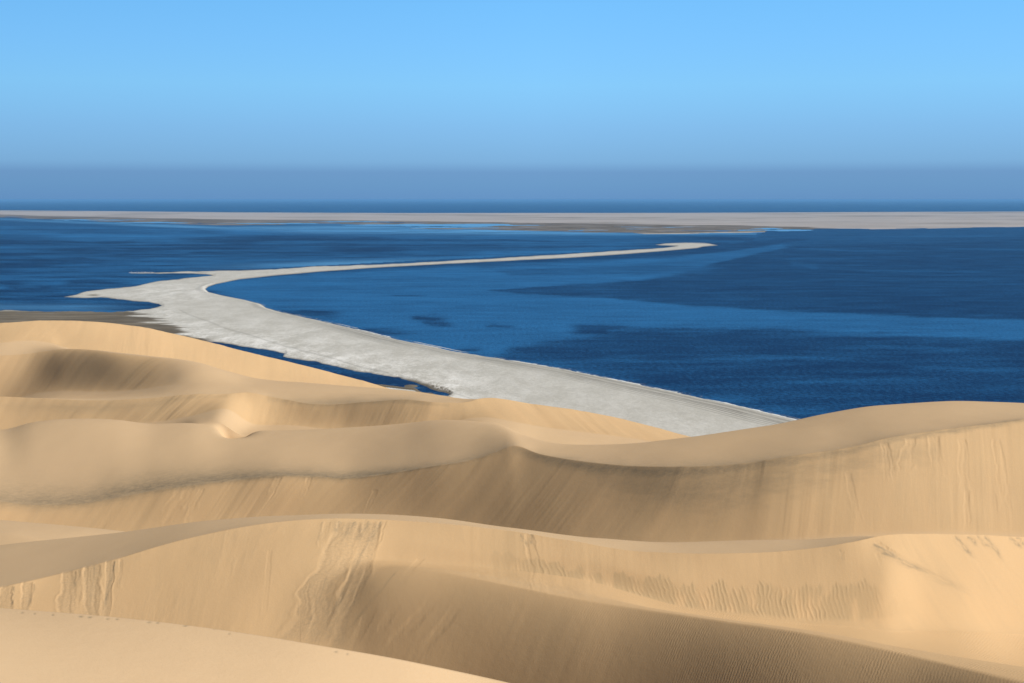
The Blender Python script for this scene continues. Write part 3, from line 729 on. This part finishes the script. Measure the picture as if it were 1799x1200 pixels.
def soft_poly(poly, val, soft=3.0, wob=4.0, ys=3.0, amt=1.0):
    global sl
    s_ = poly_sdf(wpx, wpy, poly, ys)
    m = sstep(-soft * 1.8, soft * 1.8, s_ + (wz1 * 0.6 + wz2 * 0.6 + 0.7 * wz4) * wob * 2.6) * amt
    sl = sl * (1 - m) + val * m
def streak(x0, x1, y, th, val, dy=0.0, amt=1.0):
    global sl
    t = np.clip((wpx - x0) / (x1 - x0), 0, 1)
    yc = y + dy * t + wz2 * th * 1.2 + wz1 * th
    m = np.exp(-((wpy - yc) / th) ** 2) * sstep(0, 0.25, t) * (1 - sstep(0.6, 1, t)) * ((wpx > x0) & (wpx < x1)) * amt
    sl = sl * (1 - m) + val * m
# bay sheen painted as colour: lighter ruffled water left, darker calmer tongues from the right
soft_poly([(355, 505), (420, 488), (700, 474), (1000, 462), (1180, 452), (1300, 438), (1384, 430), (1350, 440), (1260, 462), (1130, 496), (1180, 530), (1500, 548), (1850, 560), (1850, 600), (1500, 590), (1300, 585), (1130, 582), (900, 610), (850, 640), (700, 610), (500, 560)], 0.70, 8, 5)
soft_poly([(862, 510), (1000, 500), (1130, 492), (1250, 478), (1400, 465), (1900, 455), (1900, 566), (1600, 556), (1350, 545), (1200, 536), (1050, 522), (920, 515)], 0.16, 4, 3)
soft_poly([(1000, 600), (1100, 582), (1350, 584), (1600, 590), (1900, 605), (1900, 720), (1400, 720), (1200, 690), (1050, 650), (900, 612)], 0.13, 14, 10)
soft_poly([(1250, 452), (1400, 432), (1900, 412), (1900, 470), (1400, 480), (1240, 480)], 0.15, 10, 4)
soft_poly([(1160, 434), (1290, 428), (1320, 424), (1420, 420), (1300, 440), (1180, 450), (900, 462), (700, 470), (560, 478), (460, 488), (420, 492), (560, 474), (760, 464), (1000, 454)], 0.14, 3, 1.5)
soft_poly([(1030, 474), (1200, 456), (1300, 440), (1375, 428), (1384, 434), (1330, 446), (1260, 462), (1130, 480)], 0.60, 3, 2)
soft_poly([(860, 474), (1130, 466), (1270, 471), (1120, 482), (900, 484)], 0.42, 5, 3)
for a in ((470, 620, 543, 6, .06, 12), (500, 640, 576, 3.5, .16, 10), (715, 795, 558, 5, .03, 2), (735, 805, 567, 3.5, .08, 3), (845, 915, 575, 2.6, .06, 1), (795, 855, 613, 4, .08, 0), (680, 760, 520, 1.2, .25, 1), (590, 740, 581, 4, .08, 5),
          (990, 1130, 577, 6, .08, 3), (1100, 1500, 580, 3.5, .12, 4), (930, 1230, 605, 5, .14, 6), (1050, 1320, 622, 4, .10, 4), (1150, 1480, 642, 3, .12, 2), (1300, 1800, 655, 3.5, .12, 5), (1000, 1300, 633, 3, .4, 2), (1200, 1520, 628, 4, .42, 2), (1420, 1800, 608, 3, .38, 5), (1560, 1830, 645, 4, .38, 6), (1350, 1650, 668, 3, .4, 0)):
    streak(a[0], a[1], a[2], a[3], a[4], a[5])
for a in ((1380, 1640, 436, 1.5, .42, 8), (1400, 1900, 472, 1.8, .36, 10), (1380, 1450, 463, 4, .36, 8), (1460, 1900, 416, 1.0, .45, -2), (1300, 1900, 424, 0.9, .34, 0), (1350, 1560, 455, 1.8, .3, 2), (1620, 1900, 436, 1.2, .34, 4)):
    streak(a[0], a[1], a[2], a[3], a[4], a[5])
# lagoon water left of / behind the spit
behind = (poly_sdf(wpx, wpy, [(-4000, 372), (1345, 405), (1320, 424), (1160, 436), (380, 476), (376, 485), (286, 500), (280, 530), (288, 538), (230, 552), (-4000, 548)], 1) > 0)
lag_v = 0.36 + 0.45 * wz3 + 0.42 * fbm(wpx / 240, wpy / 3.0, 4, 28) + 0.22 * fbm(wpx / 60, wpy / 2.6, 3, 29)
lag_v += 0.10 * sstep(700, 900, wpx) - 0.10 * np.exp(-((wpy - 445) / 22) ** 2) * (1 - sstep(250, 650, wpx))
sl = np.where(behind, np.clip(lag_v, 0.03, 0.95), sl)
for a in ((0, 330, 424, 2, .1, 2), (0, 260, 460, 6, .08, 2), (600, 1330, 425, .8, .7, 2), (560, 900, 422, 2.4, .2, 0), (-60, 60, 496, 5, .05, 2), (100, 240, 497, 4, .08, 1), (150, 360, 487, 2.2, .1, -2), (0, 110, 505, 4, .08, 1), (700, 1100, 435, 3, .2, -4)):
    streak(a[0], a[1], a[2], a[3], a[4], a[5])
shal = np.clip(np.exp(-((wpy - np.interp(wpx, [0, 200, 400, 600, 900, 1100, 1300], [385, 393, 401, 402, 408, 411, 411])) / np.interp(wpx, [0, 400, 600, 900, 1200], [2, 3, 8, 4, 1.5])) ** 2) * (wpx < 1330) * (0.75 + 0.8 * fbm(wpx / 120, wpy / 1.5, 3, 44)) * np.interp(wpx, [0, 300, 650, 900, 1300], [.5, .7, .95, .9, .5]), 0, 1)
shal = np.maximum(shal, 0.9 * (inlet_mask(wpx, wpy) > 0.1))
shal = np.maximum(shal, 0.55 * np.exp(-((wpx - 600) / 160) ** 2 - ((wpy - 463 + (wpx - 600) * .03) / 5.0) ** 2) * behind)
shal = np.maximum(shal, 0.3 * np.exp(-((wpy - 540) / 6.0) ** 2) * (1 - sstep(120, 290, wpx)) * behind)
shal = np.maximum(shal, 0.35 * (poly_sdf(wpx, wpy, LAGOON) > 0) * sstep(0.1, 0.5, wz2) * sstep(640, 740, wpx))
lagw = poly_sdf(wpx, wpy, LAGOON) > -4
sl = np.where(lagw, 0.12 + 0.2 * wz2, sl)
# open ocean beyond the far shore
oc = wpy < 376
sl = np.where(oc, 0.45, sl)
wd_sh = shore_dist_world(wx, wy)
foam = np.exp(-((wd_sh - 1.0) / 2.0) ** 2) * sstep(515, 560, wpy) * sstep(-0.15, 0.35, fbm(wx / 28, wy / 28, 3, 17))
foam = np.maximum(foam, 0.55 * np.exp(-((wd_sh - 4.5) / 0.8) ** 2) * sstep(0.1, 0.4, fbm(wx / 22, wy / 22, 3, 18)) * sstep(515, 560, wpy))
sea = mesh_grid('sea', wx, wy, np.zeros_like(wx), dict(sheen_tone=sl, foam=foam, shallow=shal, far=sstep(1200, 6000, wy)), M_SEA)
sea['kind'] = 'structure'

# broken white wash along the bay side of the spit
def surf():
    P = np.array([((x - CX) / F * H * F / (y - HZ), H * F / (y - HZ)) for x, y in SHORE if y > 512])
    L = np.r_[0, np.cumsum(np.hypot(*np.diff(P, axis=0).T))]
    t = np.arange(0, L[-1], 1.5)
    x = np.interp(t, L, P[:, 0]); y = np.interp(t, L, P[:, 1])
    dx, dy = np.gradient(x), np.gradient(y); l = np.hypot(dx, dy)
    nx, ny = dy / l, -dx / l            # towards the open bay
    verts, faces = [], []
    for off, seed, thr, wmax in ((0.6, 1, -0.05, 2.4), (4.2, 2, 0.18, 1.6)):
        w_ = np.clip((fbm(t / 38, t * 0 + 3, 4, seed + 40) - thr) * 5, 0, 1) * (0.5 + 0.5 * vnoise(t / 3.0, t * 0, seed)) * wmax * (1 - sstep(1150, 1500, y))
        o_ = off + 0.9 * fbm(t / 12, t * 0 + 9, 3, seed + 50)
        for i in range(len(t)):
            a = o_[i]; b = a + w_[i]
            verts += [(x[i] + nx[i] * a, y[i] + ny[i] * a, 0.03), (x[i] + nx[i] * (a + b) / 2, y[i] + ny[i] * (a + b) / 2, 0.03 + 0.15 * (w_[i] > 0)), (x[i] + nx[i] * b, y[i] + ny[i] * b, 0.03)]
            if i and (w_[i] > 0.05 or w_[i - 1] > 0.05):
                k = len(verts) - 3
                faces += [(k - 3, k - 2, k + 1, k), (k - 2, k - 1, k + 2, k + 1)]
    me = bpy.data.meshes.new('surf'); me.from_pydata(verts, [], faces)
    me.materials.append(mat_plain('foam', (0.85, 0.87, 0.87)))
    o = bpy.data.objects.new('surf', me); C.collection.objects.link(o); o['kind'] = 'stuff'
surf()

# sea bed / desert floor under everything
g = mesh_grid('ground', *[np.array(a, float) for a in ([[-4e5, 4e5], [-4e5, 4e5]], [[-3000, -3000], [3.3e5, 3.3e5]], [[-8, -8], [-8, -8]])], {'tint': np.zeros((2, 2))}, mat_plain('sea_bed', (0.25, 0.22, 0.17)))
g['kind'] = 'structure'

# ------------------------------------------------------------------ birds
import bmesh
M_BIRD = mat_plain('white_feathers', (0.86, 0.84, 0.82))
def bird_mesh():
    """a long-legged wader standing: body, curved neck, head, bill, tail and two legs, one continuous surface"""
    bm = bmesh.new()
    def tube(path, seg=8):
        rings = []
        for (p, r_) in path:
            p = Vector(p); ring = []
            k = [q[0] for q in path].index(tuple(p)) if tuple(p) in [q[0] for q in path] else 0
            a = Vector(path[max(0, k - 1)][0]); b = Vector(path[min(len(path) - 1, k + 1)][0])
            d = (b - a).normalized(); u = d.cross(Vector((0, 1, 0.01))).normalized(); v_ = d.cross(u)
            for i in range(seg):
                t = 2 * math.pi * i / seg
                ring.append(bm.verts.new(p + u * math.cos(t) * r_ + v_ * math.sin(t) * r_))
            rings.append(ring)
        for r0, r1 in zip(rings, rings[1:]):
            for i in range(seg):
                bm.faces.new((r0[i], r0[(i + 1) % seg], r1[(i + 1) % seg], r1[i]))
        bm.faces.new(rings[0][::-1]); bm.faces.new(rings[-1])
    tube([((-0.62, 0, 0.78), 0.03), ((-0.42, 0, 0.84), 0.14), ((-0.15, 0, 0.92), 0.25), ((0.15, 0, 0.98), 0.26), ((0.34, 0, 1.06), 0.16), ((0.42, 0, 1.2), 0.085), ((0.38, 0, 1.36), 0.065), ((0.33, 0, 1.5), 0.06),
          ((0.38, 0, 1.62), 0.065), ((0.46, 0, 1.66), 0.085), ((0.55, 0, 1.63), 0.06), ((0.66, 0, 1.56), 0.035), ((0.70, 0, 1.48), 0.012)], 10)
    for y in (-0.09, 0.09):
        tube([((0.0, y, 0.85), 0.06), ((0.01, y, 0.62), 0.035), ((-0.03, y, 0.42), 0.028), ((0.0, y, 0.04), 0.022), ((0.12, y, 0.0), 0.02)], 6)
    me = bpy.data.meshes.new('wading_bird'); bm.to_mesh(me); bm.free()
    for p in me.polygons: p.use_smooth = True
    me.materials.append(M_BIRD)
    return me
BM = bird_mesh()
br = np.random.RandomState(5)
def bird(px, py, size, label, group=None):
    d = H * F / (py - HZ)
    o = bpy.data.objects.new('wading_bird', BM)
    o.location = ((px - CX) / F * d, d, 0.05)
    o.rotation_euler = (0, 0, br.uniform(0, 6.28)); o.scale = (size,) * 3
    C.collection.objects.link(o)
    o['label'] = label; o['category'] = 'bird'
    if group: o['group'] = group
L1 = 'white wading bird in the crowded row on the thin sandbar left of the bend'
L2 = 'white wading bird in the flock at the far tip of the long sand spit'
for k in range(34):
    bird(227 + 43 * (k + br.uniform(-.4, .4)) / 33, 480.2 + br.uniform(-.5, .35), br.uniform(1.0, 1.3), L1, 'birds crowded on the thin sandbar')
for k in range(26):
    bird(1209 + 32 * (k + br.uniform(-.4, .4)) / 25, 427.4 + br.uniform(-.3, .6) + abs(k - 13) * 0.03, br.uniform(1.1, 1.4), L2, 'birds flocked at the far tip of the spit')
bird(394, 485.2, 1.3, 'lone white wading bird standing on the neck of the sand spit')
bird(205, 526.0, 1.1, 'lone white wading bird at the water edge of the left hook of the spit')

# ------------------------------------------------------------------ sea air
def haze_box():
    me = bpy.data.meshes.new('haze')
    x0, x1, y0, y1, z0, z1 = -8e5, 8e5, -3200, 3.6e5, -9.0, 113.0
    v = [(x, y, z) for z in (z0, z1) for y in (y0, y1) for x in (x0, x1)]
    f = [(0, 2, 3, 1), (4, 5, 7, 6), (0, 1, 5, 4), (2, 6, 7, 3), (0, 4, 6, 2), (1, 3, 7, 5)]
    me.from_pydata(v, [], f)
    m = bpy.data.materials.new('sea_haze'); m.use_nodes = True
    t = m.node_tree; t.nodes.clear()
    o = t.nodes.new('ShaderNodeOutputMaterial'); p = t.nodes.new('ShaderNodeVolumePrincipled')
    p.inputs['Color'].default_value = (0.23, 0.54, 0.90, 1)
    p.inputs['Density'].default_value = 2.7e-5
    p.inputs['Anisotropy'].default_value = 0.0
    t.links.new(p.outputs[0], o.inputs['Volume'])
    me.materials.append(m)
    ob = bpy.data.objects.new('haze', me); C.collection.objects.link(ob)
    ob['kind'] = 'stuff'
haze_box()
